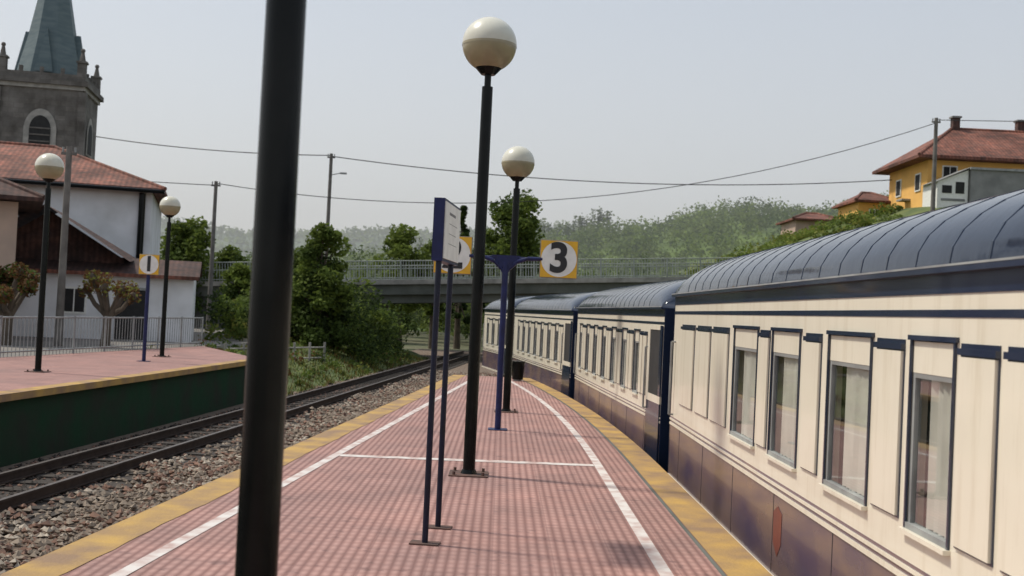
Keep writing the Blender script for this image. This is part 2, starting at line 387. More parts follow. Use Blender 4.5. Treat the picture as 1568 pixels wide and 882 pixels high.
# ---------------------------------------------------------------- signs
def digit(ch, x, y, z, size, parent, rot=0):
    c = bpy.data.curves.new('digit', 'FONT'); c.body = ch; c.size = size; c.align_x = 'CENTER'; c.align_y = 'CENTER'
    c.offset = size*0.03; c.extrude = 0.002
    o = bpy.data.objects.new('tmp', c); scene.collection.objects.link(o)
    dg = bpy.context.evaluated_depsgraph_get(); me = bpy.data.meshes.new_from_object(o.evaluated_get(dg))
    bpy.data.objects.remove(o)
    me.materials.clear(); me.materials.append(INK)
    o = bpy.data.objects.new('numeral', me); scene.collection.objects.link(o)
    o.location = (x, y, z); o.rotation_euler = (math.pi/2, 0, 0); o.parent = parent
def plate(b, x, z, s, y=0.0):
    h = s/2
    b.box(x-h, x+h, y-0.012, y+0.012, z-h, z+h, SIGNY)
    n = 40; pts = [(x + h*.97*math.cos(2*math.pi*i/n), y-0.016, z + h*.97*math.sin(2*math.pi*i/n)) for i in range(n)]
    b.poly(pts, SIGNW)
    b.box(x-h-.012, x+h+.012, y+.013, y+.03, z-h-.012, z+h+.012, GALV)
e = empty('platform_number_sign', (0.005, 15.16, 0))
b = B()
b.box(-.13,.13,-.13,.13,0,.012,BLUE); b.cyl((0,0,.012),(0,0,2.28),.042,.042,BLUE,20)
b.box(-.09,.09,-.03,.03,2.22,2.3,BLUE)
b.obj('post', e, True, auto=35)
b = B()
for s in (-1,1):
    pts = [(0,0,2.12),(s*.05,0,2.2),(s*.16,0,2.3),(s*.3,0,2.345),(s*.5,0,2.35)]
    for p,q in zip(pts,pts[1:]): b.cyl(p,q,.03,.025,BLUE,12)
    b.poly([(0,-.012,2.1),(s*.2,-.012,2.38),(0,-.012,2.38)][::s], BLUE)
b.cyl((-.95,.05,2.35),(.95,.05,2.35),.018,.018,BLUE,12)
b.obj('arms', e, True, auto=35)
b = B(); plate(b,-.725,2.35,.5); plate(b,.725,2.36,.5); b.obj('number_plates', e)
digit('2', -.725, -.02, 2.35, .56, e); digit('3', .725, -.02, 2.36, .56, e)

e = empty('platform_number_sign', (-8.6, 26.9, 0))
b = B(); b.box(-.13,.13,-.13,.13,0,.012,BLUE); b.cyl((0,0,.012),(0,0,2.3),.045,.045,BLUE,16); b.obj('post', e, True, auto=35)
b = B(); plate(b,0.02,2.34,.47,-.06); b.obj('number_plates', e); digit('1', .02, -.08, 2.34, .5, e)

e = empty('notice_board', (-0.455, 7.6, 0), rotz=-math.atan2(0.055, 0.575))
b = B()
for y in (0, .578):
    b.box(-.1,.1,y-.06,y+.06,0,.01,RUST); b.cyl((0,y,.01),(0,y,2.36),.021,.021,NAVYP,16)
b.obj('posts', e, True, auto=35)
b = B()
b.box(-.045,.03,-.045,.72,1.93,2.36,BLUE)
b.box(.0305,.038,-.03,.70,1.95,2.34,SIGNW)
b.obj('panel', e)
b = B()
for i,(w,h) in enumerate(((.3,.02),(.4,.004),(.36,.004),(.4,.004))):
    z = 2.27 - i*.07
    b.box(.038,.0384, .15,.15+w, z-h/2, z+h/2, GREYW)
b.obj('lettering', e)

b = B(); b.cyl((0,0,.04),(0,0,.42),.13,.16,BLACK,16); b.cyl((0,0,.42),(0,0,.47),.175,.175,BLACK,16); b.cyl((0,0,0),(0,0,.05),.1,.1,GALV,12)
b.obj('litter_bin', smooth=True, loc=(0.42,26.2,0), auto=35)

# ---------------------------------------------------------------- train
W = 2.5; ZB, ZS = -0.25, 1.89
def roof_prof(k=1.0, off=0.0, n=20):
    P = []
    for i in range(n+1):
        t = math.pi * i / n
        P.append((W/2 - (W/2+0.03+off)*math.cos(t), 1.895 + (0.53*k+off)*math.sin(t)**0.9 ))
    return P
def car(name, x0, y0, x1, y1, slots, zs=1.0, dz=0.0):
    L = math.hypot(x1-x0, y1-y0); ang = math.atan2(-(x1-x0), y1-y0)
    e = empty(name, (x0, y0, dz), ang); e.scale = (1,1,zs)
    wins = [(a, c) for k, a, c in slots if k == 'w']; pans = [(a, c) for k, a, c in slots if k == 'p']
    T = .09; WB, WT = .63, 1.575
    b = B()
    b.box(T, W-T, .02, L-.02, ZB+.02, 1.88, DARK)
    b.box(W-T+.001, W, 0, L, ZB, ZS, CREAM)
    b.box(0, T-.001, 0, L, .47, WB, CREAM)
    b.box(0, T-.001, 0, L, WT, 1.675, CREAM)
    b.box(-.004, T-.001, 0, L, 1.675, 1.71, NAVY)
    b.box(0, T-.001, 0, L, 1.71, 1.784, CREAM)
    b.box(-.006, T-.001, 0, L, 1.784, ZS, NAVY)
    y = 0
    for a, c in sorted(wins):
        b.box(0, T-.001, y, a, WB, WT, CREAM); y = c
    b.box(0, T-.001, y, L, WB, WT, CREAM)
    b.box(0, T-.001, 0, L, -.21, .375, MAUVE)
    b.box(-.012, T-.001, 0, L, .375, .402, CREAM)
    b.box(0, T-.001, 0, L, .402, .43, MAUVE)
    b.box(-.012, T-.001, 0, L, .43, .45, CREAM)
    b.box(-.002, T-.001, 0, L, .45, .47, MAUVE)
    b.box(-.02, T-.001, 0, L, -.25, -.21, CREAM)
    k = 1.1
    while k < L-.5:
        b.box(-.002, 0, k, k+.008, -.2, .37, DARK); k += 1.45
    b.box(-.002, W+.002, -.03, .0, ZB, ZS, NAVY); b.box(-.002, W+.002, L, L+.03, ZB, ZS, NAVY)
    b.box(.8, 1.7, -.05, -.03, -.1, 1.75, NAVY)
    b.obj('body', e)
    b = B()
    for d0, d1 in ((0.02,.92),):
        b.box(-.022,-.0065,d0,d1,-.24,.62,NAVY); b.box(-.022,-.0065,d0,d1,.62,.72,CREAM)
        b.box(-.022,-.0065,d0,d0+.12,.72,1.66,NAVY); b.box(-.022,-.0065,d1-.1,d1,.72,1.66,CREAM); b.box(-.014,-.0065,d0+.12,d1-.1,.72,1.6,DARK); b.box(-.022,-.0065,d0+.12,d1-.1,1.6,1.66,CREAM)
        b.box(-.05,.02,d0+.1,d1,-.62,-.27,BLACK)
    b.obj('vestibule_door', e)
    b = B()
    for a, c in pans:
        b.box(-.005, 0, a, c, .655, 1.56, NAVY)
        b.box(-.02, -.005, a+.012, c-.012, .668, 1.5, CREAM)
        b.box(-.024, -.005, a, c, 1.508, 1.538, NAVY)
    b.obj('side_panels', e)
    b = B()
    for a, c in wins:
        b.box(-.012, .0, a, a+.018, WB, WT, NAVY); b.box(-.012, .0, c-.018, c, WB, WT, NAVY); b.box(-.018, .0, a-.02, c+.02, WT-.015, WT+.01, NAVY)
        b.box(.002, .04, a+.02, c-.02, 1.40, WT-.02, CREAM)
        b.box(.004, .04, a+.02, a+.05, WB+.02, 1.40, GALV); b.box(.004, .04, c-.05, c-.02, WB+.02, 1.40, GALV)
        b.box(.004, .04, a+.05, c-.05, 1.375, 1.40, GREYW)
        b.box(-.035, .03, a-.01, c+.01, WB-.022, WB, CREAM)
        b.box(-.01, .03, a+.02, c-.02, WB, WB+.03, GALV)
    b.obj('window_frames', e)
    b = B()
    for a, c in wins:
        b.poly([(.015,a+.05,WB+.03),(.015,c-.05,WB+.03),(.015,c-.05,1.375),(.015,a+.05,1.375)], GLASS)
    b.obj('window_glass', e)
    b = B()
    for a, c in wins:
        w = c-a-.1; n = max(8, int(w/.035)); g0 = U(-.1,.08); g1 = U(.72,.95)
        pr = None
        for i in range(n+1):
            t = i/n
            yy = a+.05+w*t; xx = .040 + .018*(1 if i % 2 else -1)*U(.3,1.1)
            if pr and (g0 < t < g1): b.poly([(pr[0],pr[1],WB+.03),(xx,yy,WB+.03),(xx,yy,1.375),(pr[0],pr[1],1.375)], CURT)
            pr = (xx,yy)
    b.obj('curtains', e)
    b = B(); st = [(0,.35),(.12,.62),(.3,.82),(.55,.94),(.9,1.0)]
    ss = st + [(L*t/8,1.0) for t in range(1,8) if .9 < L*t/8 < L-.9] + [(L-s,k) for s,k in reversed(st)]
    profs = [(s, roof_prof(k)) for s,k in ss]
    for (s0,p0),(s1,p1) in zip(profs, profs[1:]):
        for i in range(len(p0)-1):
            b.poly([(p0[i][0],s0,p0[i][1]),(p0[i+1][0],s0,p0[i+1][1]),(p1[i+1][0],s1,p1[i+1][1]),(p1[i][0],s1,p1[i][1])][::-1], ROOFN)
    for s,p in (profs[0], profs[-1]): b.poly([(x,s,z) for x,z in p], NAVY)
    o = b.obj('roof', e, True)
    bm = bmesh.new(); bm.from_mesh(o.data); bmesh.ops.remove_doubles(bm, verts=bm.verts, dist=1e-4); bmesh.ops.recalc_face_normals(bm, faces=bm.faces); bm.to_mesh(o.data); bm.free()
    b = B(); s = .95
    P0, q = roof_prof(1,.003), roof_prof(1,-.01)
    while s < L-.9:
        for i in range(len(P0)-1):
            b.poly([(P0[i][0],s+.008,P0[i][1]),(P0[i][0],s+.022,P0[i][1]),(P0[i+1][0],s+.022,P0[i+1][1]),(P0[i+1][0],s+.008,P0[i+1][1])], ROOFN)
            b.poly([(P0[i][0],s+.008,P0[i][1]),(P0[i+1][0],s+.008,P0[i+1][1]),(q[i+1][0],s,q[i+1][1]),(q[i][0],s,q[i][1])], ROOFN)
            b.poly([(P0[i][0],s+.022,P0[i][1]),(P0[i+1][0],s+.022,P0[i+1][1]),(q[i+1][0],s+.03,q[i+1][1]),(q[i][0],s+.03,q[i][1])], ROOFN)
        s += .42
    b.obj('roof_ribs', e)
    b = B(); b.box(-.05, .02, .0, L, 1.878, 1.905, NAVY); b.box(-.052,-.045,0,L,1.905,1.915,GALV)
    b.obj('rain_gutter', e)
    b = B()
    for yc in (2.0, L-2.0):
        for yw in (-.8,.8):
            for xw in (.72, 1.78): b.cyl((xw-.05,yc+yw,-.56),(xw+.05,yc+yw,-.56),.36,.36,RAIL,24)
        b.box(.5,.62,yc-1.2,yc+1.2,-.75,-.45,BLACK); b.box(1.88,2.0,yc-1.2,yc+1.2,-.75,-.45,BLACK)
    b.box(.9,1.6,4,max(4.5,L-4),-.7,-.3,BLACK)
    b.obj('bogies', e)
    b = B()
    for yy in (.96, L-.16):
        b.cyl((-.05,yy,.5),(-.05,yy,1.35),.012,.012,GALV,8)
        for z in (.5,1.35): b.cyl((-.05,yy,z),(0,yy,z),.01,.01,GALV,6)
    b.obj('handrails', e)
    return e, L
O = 6.0
s1 = [('p',11.75,12.6),('p',10.85,11.6),('p',9.98,10.75),('w',8.84,9.76),('p',8.45,8.78),('w',7.58,8.38),('p',7.08,7.46),('w',6.11,6.93),
      ('p',5.62,6.04),('w',4.98,5.53),('p',4.54,4.93),('p',4.08,4.47),('w',3.2,4.0),('p',2.7,3.1),('w',1.8,2.6),('p',1.3,1.7),('w',.4,1.2),('p',-.1,.3),('w',-1,-.2),('p',-1.5,-1.1),('w',-2.4,-1.6),('p',-3,-2.5)]
e1, L1 = car('passenger_railcar', 2.05, -6, 2.05, 13.2, [(k,a+O,c+O) for k,a,c in s1])
b = B()
em=[(-.003,13.9,.26),(-.003,14.02,.3),(-.003,14.14,.24),(-.003,14.12,.02),(-.003,14.0,-.06),(-.003,13.9,.04)]
b.poly(em, EMB); b.obj('emblem', e1)
def pattern(L):
    s = []; y = 1.1
    while y < L-.9:
        s.append(('p', y, y+.26)); s.append(('p', y+.3, y+.52)); s.append(('w', y+.58, y+1.0)); y += 1.08
    return s
e2, L2 = car('passenger_railcar', 2.03, 13.9, 1.56, 23.0, pattern(9.1), .95, -.05)
e3, L3 = car('passenger_railcar', 1.50, 23.6, .36, 33.0, pattern(9.4), .935, -.07)
e4, L4 = car('passenger_railcar', .27, 33.6, -.62, 38.4, pattern(4.8), .93, -.08)
for i,(x,y,a,l) in enumerate(((2.05,13.24,0,.62),(1.55,23.04,.09,.52),(.34,33.04,.15,.52))):
    b = B()
    n = 6
    for k in range(n):
        o = .0 if k % 2 else .06
        b.box(.28+o, 2.22-o, l*k/n, l*(k+1)/n, -.1, 1.98-o, BELLOW)
    b.obj('gangway_bellows', None, loc=(x,y,0), rotz=a)

# ---------------------------------------------------------------- railing
b = B(); p0, p1 = Vector((-12.9,16,0)), Vector((-9.95,37,0)); n = 130
d = (p1-p0)
for z in (.12,.93): b.cyl(p0+Vector((0,0,z)), p1+Vector((0,0,z)), .022,.022,GALV,8)
for i in range(n+1):
    p = p0 + d*i/n; r = .03 if i % 10 == 0 else .009
    b.cyl(p, p+Vector((0,0,.97 if i%10==0 else .93)), r, r, GALV, 6)
b.obj('platform_railing')

# ---------------------------------------------------------------- buildings
def hip_roof(b, x0,x1,y0,y1,z,zr,ra,rb,m,th=.12):
    yc=(y0+y1)/2; A=(ra,yc,zr); C=(rb,yc,zr)
    b.poly([(x0,y0,z),(x1,y0,z),C,A],m); b.poly([(x1,y1,z),(x0,y1,z),A,C],m); b.poly([(x1,y0,z),(x1,y1,z),C],m); b.poly([(x0,y1,z),(x0,y0,z),A],m)
    b.box(x0,x1,y0,y1,z-th,z-.003,m)
    for p,q in ((A,C),((x1,y0,z),C),((x0,y0,z),A),((x1,y1,z),C)): b.cyl(p,q,.09,.09,m,8)
def window(b, x, z, w, h, y, dep=.06, frame=SIGNW, glass=DARK):
    b.box(x-w/2-.07,x+w/2+.07,y-.03,y-.002,z-h/2-.07,z+h/2+.07,frame)
    b.box(x-w/2,x+w/2,y-.034,y-.031,z-h/2,z+h/2,glass)
    b.box(x-.02,x+.02,y-.04,y-.0345,z-h/2,z+h/2,frame)
e = empty('white_house', (-14.1,44,0), rotz=math.radians(15))
b = B(); b.box(-17,0,0,10,-.03,5.68,WHITEW); b.obj('walls', e)
b = B(); hip_roof(b,-17.5,.5,-.5,10.5,5.8,7.75,-12,-4.3,RTILE); b.obj('roof', e)
b = B(); b.cyl((-.35,-.1,0),(-.35,-.1,5.6),.13,.13,BLACK,10); b.cyl((-17,-.55,5.68),(.5,-.55,5.68),.08,.08,BLACK,8); b.obj('rain_pipes', e)
b = B()
for x in (-6.5,-10): window(b,x,3.4,1,1.5,0)
b.obj('windows', e)
e = empty('white_annex', (-11.15,40,0), rotz=math.radians(14))
b = B(); b.box(-6.2,0,0,3.3,-.03,2.32,WHITEW); b.obj('walls', e)
b = B()
b.poly([(-6.3,-.3,2.3),(.2,-.3,2.3),(.2,2,2.95),(-6.3,2,2.95)],RTILED); b.poly([(-6.3,2,2.95),(.2,2,2.95),(.2,3.6,2.4),(-6.3,3.6,2.4)],RTILED)
b.box(-6.3,.2,-.38,-.31,2.2,2.33,RTILE)
b.poly([(-5.1,-.1,4.6),(-2.2,-.1,2.75),(-2.2,3.5,2.95),(-5.1,3.5,4.6)],RTILED); b.poly([(-6.8,-.1,3.6),(-5.1,-.1,4.6),(-5.1,3.5,4.6),(-6.8,3.5,3.6)],RTILED)
b.poly([(-5.1,1.1,4.45),(-6.5,1.1,3.5),(-6.5,1.1,2.7),(-2.5,1.1,2.7),(-2.5,1.1,2.85)],RTILED)
b.obj('roof', e)
b = B(); b.box(-2.6,-1.6,-.05,-.003,.0,1.75,DARK); b.box(-2.7,-1.5,-.1,-.003,1.76,1.85,GALV); window(b,-4,1.3,.7,.8,0); b.obj('door_and_window', e)
e = empty('pink_house', (-14.95,34,0), rotz=math.radians(24))
b = B(); b.box(-9,0,0,7,-.03,4.25,PINKW); b.obj('walls', e)
b = B(); hip_roof(b,-9.5,.7,-.6,7.5,4.4,6.1,-6,-3.2,RTILED); b.obj('roof', e)
b = B(); window(b,-.9,3.0,.6,1.1,0); window(b,-.9,.9,.6,1.2,0); window(b,-3,3,.7,1.1,0); b.obj('windows', e)

# church tower
e = empty('church_tower', (-29.2, 70, -.3), rotz=math.radians(10))
b = B()
h = 2.45
b.box(-h,h,-h,h,-.03,14.2,STONE)
b.box(-h-.12,h+.12,-h-.12,h+.12,14.2,14.45,STONEP); b.box(-h-.3,h+.3,-h-.3,h+.3,14.45,14.75,STONE)
b.box(-h-.1,h+.1,-h-.1,h+.1,9.3,9.5,STONEP)
b.box(-h-.1,h+.1,-h-.1,h+.1,14.75,15.15,STONE)
for sx in (-1,1):
    b.box(sx*h-.22,sx*h+.22,-h-.15,-h+.3,-.03,14.1,STONE)
b.obj('walls', e)
b = B()
def arch(cx, zb, w, hh, n=10):
    pts = [(cx-w,zb),(cx+w,zb),(cx+w,zb+hh)]
    for i in range(1,n):
        t=i/n; pts.append((cx+w*math.cos(t*math.pi/2), zb+hh+w*1.4*math.sin(t*math.pi/2)))
    pts.append((cx,zb+hh+w*1.4))
    for i in range(n-1,0,-1):
        t=i/n; pts.append((cx-w*math.cos(t*math.pi/2), zb+hh+w*1.4*math.sin(t*math.pi/2)))
    pts.append((cx-w,zb+hh))
    return pts
for (w,hh,zb,off,m) in ((.95,1.1,10.5,.06,STONEP),(.62,1.05,10.6,.09,DARK)):
    P = arch(.1,zb,w,hh)
    b.poly([(x,-h-off,z) for x,z in P],m)
    b.poly([(h+off,x,z) for x,z in P],m)
for z in (10.9,11.3,11.7): b.box(-.5,.7,-h-.13,-h-.1,z,z+.08,STONE)
b.obj('belfry_windows', e)
b = B()
def ring(r,z): return [(r*math.cos(math.pi/8+i*math.pi/4), r*math.sin(math.pi/8+i*math.pi/4), z) for i in range(8)]
rs=[ring(2.1,15.15),ring(1.5,17.6),ring(.12,25)]
for a,c in zip(rs,rs[1:]):
    for i in range(8): b.poly([a[i],a[(i+1)%8],c[(i+1)%8],c[i]],SLATE)
for s in ((0,-1),(1,0),(-1,0),(0,1)):
    cx,cy=s; px,py=-cy,cx
    bx,by=cx*2.1,cy*2.1
    apex=(cx*1.65,cy*1.65,18.1); l=(bx-px*.55,by-py*.55,15.3); r=(bx+px*.55,by+py*.55,15.3); bk=(cx*.8,cy*.8,18.1)
    b.poly([l,r,apex],SLATE); b.poly([l,apex,bk],SLATE); b.poly([r,bk,apex],SLATE)
b.cyl((0,0,25),(0,0,26.2),.05,.03,BLACK,6); b.box(-.35,.35,-.03,.03,25.7,25.78,BLACK)
b.obj('spire', e)
b = B()
for sx in (-1,1):
    for sy in (-1,1):
        x,y=sx*2.3,sy*2.3
        b.box(x-.24,x+.24,y-.24,y+.24,15.15,15.9,STONE); b.box(x-.31,x+.31,y-.31,y+.31,15.9,16.02,STONE)
        b.cyl((x,y,16.02),(x,y,16.6),.2,.09,STONE,8); b.sphere((x,y,16.7),.14,STONE,seg=10,rings=6)
for s in (-1.2,0,1.2):
    for k in (-1,1):
        b.box(s-.1,s+.1,k*2.4-.1,k*2.4+.1,15.15,15.5,STONE); b.box(k*2.4-.1,k*2.4+.1,s-.1,s+.1,15.15,15.5,STONE)
b.obj('pinnacles', e)
b = B(); b.box(-14,-2.46,-3,9,-.03,8.5,STONE); b.poly([(-14.3,-3.3,8.4),(-2.5,-3.3,8.4),(-2.5,3,11),(-14.3,3,11)],RTILED); b.poly([(-14.3,9.3,8.4),(-14.3,3,11),(-2.5,3,11),(-2.5,9.3,8.4)],RTILED); b.obj('nave', e)

# houses on the hill
e = empty('orange_house', (22.7, 60, 0))
b = B(); b.box(0,14,0,6,5.5,11.0,ORANGE); b.box(3.2,14,-.02,-.002,8,9.9,GREYW); b.obj('walls', e)
b = B(); hip_roof(b,-.8,14.8,-.8,6.8,11.15,13.3,2.4,12,RTILE,.16); b.obj('roof', e)
b = B()
for x,y in ((2.6,3),(6.4,3.2)): b.box(x-.2,x+.2,y-.2,y+.2,12.4,13.9,RTILED); b.box(x-.27,x+.27,y-.27,y+.27,13.9,14.0,GREYW)
b.obj('chimneys', e)
b = B()
for ya,yb in ((.9,1.7),(3.9,4.7)):
    b.box(-.06,-.003,ya,yb,9.4,10.4,SIGNW); b.box(-.07,-.061,ya+.08,yb-.08,9.48,10.32,DARK)
b.box(-.5,-.003,2.4,3.3,9.0,9.1,CONC)
for x in (1.2,5,8): window(b,x,10.3,.7,.7,0)
b.obj('windows', e)
e = empty('white_shed', (22.25, 57.4, 0))
b = B(); b.box(0,1.6,0,2,5,9.5,SIGNW); b.poly([(0,-.001,9.5),(1.6,-.001,9.5),(1.6,-.001,10.15)],SIGNW); b.poly([(0,2,9.5),(1.6,2,10.15),(1.6,2,9.5)],SIGNW); b.obj('walls', e)
b = B(); b.poly([(-.2,-.2,9.43),(1.6,-.2,10.25),(1.6,2.1,10.25),(-.2,2.1,9.43)],GREYW); b.obj('roof', e)
b = B(); b.box(.25,.75,-.03,-.002,8.9,9.3,DARK); b.box(.95,1.4,-.03,-.002,8.9,9.5,DARK); b.box(.2,1.45,-.03,-.002,8.5,8.62,GREYW); b.obj('windows', e)
e = empty('grey_outbuilding', (23.9, 57.2, 0))
b = B(); b.box(0,10.4,0,2,5,10.15,GREYW); b.obj('walls', e)
b = B(); b.box(-.06,10.6,-.1,2.2,10.152,10.27,GALV); b.obj('roof', e)
b = B(); window(b,3.5,9.3,.8,.6,0); b.obj('windows', e)
e = empty('red_roof_house', (20.9, 66, 0))
b = B(); b.box(0,2.0,0,4,6,9.2,ORANGE); b.obj('walls', e)
b = B(); hip_roof(b,-.3,2.4,-.4,4.4,9.3,10.0,.8,1.4,RTILE); b.obj('roof', e)
b = B(); window(b,1,8.4,.6,.7,0); b.obj('windows', e)
e = empty('red_roof_house', (19.8, 76, 0))
b = B(); b.box(0,3.0,0,4,5,8.9,PINKW); b.obj('walls', e)
b = B(); hip_roof(b,-.3,3.3,-.4,4.4,9.0,9.6,1.2,2,RTILE); b.obj('roof', e)

# ---------------------------------------------------------------- bridge
e = empty('road_bridge'); e.rotation_euler = (0, -.057, 0)
b = B()
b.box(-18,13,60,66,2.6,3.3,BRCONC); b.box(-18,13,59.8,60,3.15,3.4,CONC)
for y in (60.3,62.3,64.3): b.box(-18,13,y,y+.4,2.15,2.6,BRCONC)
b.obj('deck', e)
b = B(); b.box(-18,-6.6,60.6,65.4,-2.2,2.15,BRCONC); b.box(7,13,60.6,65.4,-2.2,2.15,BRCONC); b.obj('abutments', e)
b = B()
for z in (3.5,4.0,4.42): b.cyl((-18,59.9,z),(13,59.9,z),.03,.03,BRRAIL,6)
x=-18; k=0
while x<13:
    r=.055 if k%12==0 else .02
    b.cyl((x,59.9,3.4),(x,59.9,4.47 if k%12==0 else 4.42),r,r,BRRAIL,5); x+=.15; k+=1
for z in (3.6,4.42): b.cyl((-18,66,z),(13,66,z),.03,.03,BRRAIL,6)
x=-18
while x<13: b.cyl((x,66,3.3),(x,66,4.42),.02,.02,BRRAIL,5); x+=.3
b.obj('railings', e)

# ---------------------------------------------------------------- terrain
def heightfield(name, x0,x1,y0,y1,nx,ny,fn,m):
    b = B(); k=b.mi(m)
    for j in range(ny+1):
        for i in range(nx+1):
            x=x0+(x1-x0)*i/nx; y=y0+(y1-y0)*j/ny; b.v.append((x,y,fn(x,y)))
    for j in range(ny):
        for i in range(nx):
            a=j*(nx+1)+i; b.f.append((a,a+1,a+nx+2,a+nx+1)); b.m.append(k)
    return b.obj(name, smooth=True)
def near_h(x,y):
    top = interp([(5,-1.3),(9,2.4),(13.4,5.0),(19,7.2),(22,8.3),(40,9.6),(90,12)], x)
    ramp = interp([(44,0),(58,1),(100,1.0),(125,.2)], y)
    return -1.3 + (top+1.3)*ramp + .25*math.sin(x*.9+y*.3)*ramp
heightfield('grass_hillside', 4,95,42,130,60,50,near_h,GRASS)
ridge = [(-260,8),(-60,11),(-15,16),(11,20.5),(30,27),(56,31.5),(78,33.6),(97,35.8),(140,42),(300,55)]
def mid_h(x,y):
    t = interp([(130,0),(300,1),(420,.6)], y)
    return -1.3 + (interp(ridge,x)-1.5)*t + 1.2*math.sin(x*.13)*t + 2.2*t*(1-t)*4*math.sin(x*.06+1.3)*math.sin(y*.05)
HZ = mat('wooded_hill_soil', (0.12,0.17,0.045),(0.085,0.125,0.035),scale=.05,rough=1,spec=.1)
heightfield('wooded_hill', -300,320,125,420,90,40,mid_h,HZ)
def far_h(x,y):
    t = interp([(480,0),(700,1),(900,1)], y)
    return -1.3 + (interp([(-600,60),(-300,50),(-150,46),(-110,44),(-60,47),(-20,50),(50,54),(600,70)],x)+2*math.sin(x*.05)+1.5*math.sin(x*.021+2))*t
VF = mat('distant_hill_woods', (0.09,0.13,0.07),(0.06,0.09,0.05),scale=.03,rough=1,detail=10)
heightfield('distant_hill', -700,700,470,900,120,40,far_h,VF)

b = B()
for _ in range(2900):
    y = 140 + 170*R()**.8; x = U(-.42,.52)*y; z = mid_h(x,y); r = U(1.2,3.2)
    mm = random.choice(([L_FAR1],[L_FAR1,L_FAR2],[L_FAR2],[L_FAR2],[L_FAR1,L_HAZE1]))
    b.leaves((x,y,z+r*.7),(r,r,r*U(.8,1.3)),48,.4,mm)
b.obj('hill_forest')
b = B()
for _ in range(150):
    y = 300; x = U(-30,28); z = mid_h(x,y); hh=U(3,7)
    b.cyl((x,y,z),(x,y,z+hh),.12,.06,L_FAR2,4); b.leaves((x,y,z+hh),(.8,.8,hh*.3),22,.4,[L_FAR1,L_FAR2])
b.obj('skyline_trees')
b = B()
for _ in range(1300):
    y = U(560,710); x = U(-.4,.25)*y; z = far_h(x,y); r=U(2.5,5); b.leaves((x,y,z+r*.4),(r,r,r),14,1.5,[L_FAR1,L_FAR2])
b.obj('distant_forest')

# hazy valley air (real scattering volume)
hm = bpy.data.materials.new('valley_haze_air'); hm.use_nodes = True; nt = hm.node_tree
nt.nodes.remove(nt.nodes['Principled BSDF'])
vs = nt.nodes.new('ShaderNodeVolumeScatter'); vs.inputs['Color'].default_value = (0.96,0.98,1,1); vs.inputs['Density'].default_value = 0.0011; vs.inputs['Anisotropy'].default_value = 0.25
nt.links.new(vs.outputs[0], nt.nodes['Material Output'].inputs['Volume'])
b = B(); b.box(-1600,1600,88,1400,-1.15,120,hm); b.obj('valley_haze')

# ---------------------------------------------------------------- trees
def tree(name,x,y,z0,ztop,rx,size=.13,n=5200,mats=(L_LIGHT,L_MID,L_DARK),crown0=.25,cl=26,shape='round'):
    b = B(); H = ztop-z0
    b.cyl((0,0,0),(U(-.1,.1),0,H*.45),.05*H**.6+.05,.03*H**.6+.03,BARK,10)
    cz0 = H*crown0; ch = H-cz0
    for i in range(cl):
        t = (i+.5)/cl
        if shape=='cone': rr = rx*(1-t)**.8
        else: rr = rx*math.sin(math.pi*min(1,.12+t*.86))**.6
        a = U(0,6.28); q = rr*U(.35,.85)
        c = (q*math.cos(a), q*math.sin(a), cz0+ch*(.08+.84*t))
        cr = rx*U(.26,.46)*(.6 if shape=='cone' else 1)
        b.cyl((0,0,H*.3+ch*.3*t),(c[0]*.85,c[1]*.85,c[2]),.035*H**.5,.012,BARK,5,False)
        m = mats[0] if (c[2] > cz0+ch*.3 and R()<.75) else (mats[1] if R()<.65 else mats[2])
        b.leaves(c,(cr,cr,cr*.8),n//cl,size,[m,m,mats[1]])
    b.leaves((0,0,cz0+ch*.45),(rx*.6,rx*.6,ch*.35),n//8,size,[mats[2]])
    b.obj(name, loc=(x,y,z0))
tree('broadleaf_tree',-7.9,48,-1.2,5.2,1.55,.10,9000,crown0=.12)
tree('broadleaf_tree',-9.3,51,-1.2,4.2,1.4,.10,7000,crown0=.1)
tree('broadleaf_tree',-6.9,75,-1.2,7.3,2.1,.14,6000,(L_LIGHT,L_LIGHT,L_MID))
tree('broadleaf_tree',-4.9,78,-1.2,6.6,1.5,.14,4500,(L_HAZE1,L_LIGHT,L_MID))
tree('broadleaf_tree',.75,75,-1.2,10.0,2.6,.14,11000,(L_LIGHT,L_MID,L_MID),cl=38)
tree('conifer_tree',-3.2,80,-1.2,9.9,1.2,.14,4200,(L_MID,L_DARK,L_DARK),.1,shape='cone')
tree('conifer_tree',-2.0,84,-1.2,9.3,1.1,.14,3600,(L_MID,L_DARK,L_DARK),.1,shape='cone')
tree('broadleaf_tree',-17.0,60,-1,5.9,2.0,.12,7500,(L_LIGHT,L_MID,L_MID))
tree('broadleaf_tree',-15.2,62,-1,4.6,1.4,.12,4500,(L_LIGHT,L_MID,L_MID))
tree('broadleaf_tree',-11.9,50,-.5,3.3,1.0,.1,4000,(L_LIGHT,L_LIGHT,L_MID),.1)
b = B()
for _ in range(230):
    y = U(85,135); x = U(-34,11)*y/90; t = U(3.0,5.4)*y/90
    if R()<.12: t*=1.25
    r = U(1.0,2.0); c = random.choice(((L_HAZE1,L_LIGHT),(L_HAZE2,L_HAZE1),(L_MID,L_HAZE2)))
    for k in range(4): b.leaves((x+U(-.8,.8),y+U(-.8,.8),-.5+t*(k+.7)/4.4),(r,r,t*.2),95,.2,c)
b.obj('tree_belt')
b = B()
for _ in range(190):
    x = U(-12.5,-5.2); y = U(47,59); r=U(.4,1.0); z=U(-.8,2.4 if x<-6.0 else 1.6)
    c = random.choice(((L_MID,L_DARK),(L_DARK,L_DARK),(L_DARK,L_MID),(L_MID,L_LIGHT)))
    b.leaves((x,y,z),(r,r,r*.8),150,.09,c)
b.obj('embankment_shrubs')
b = B()
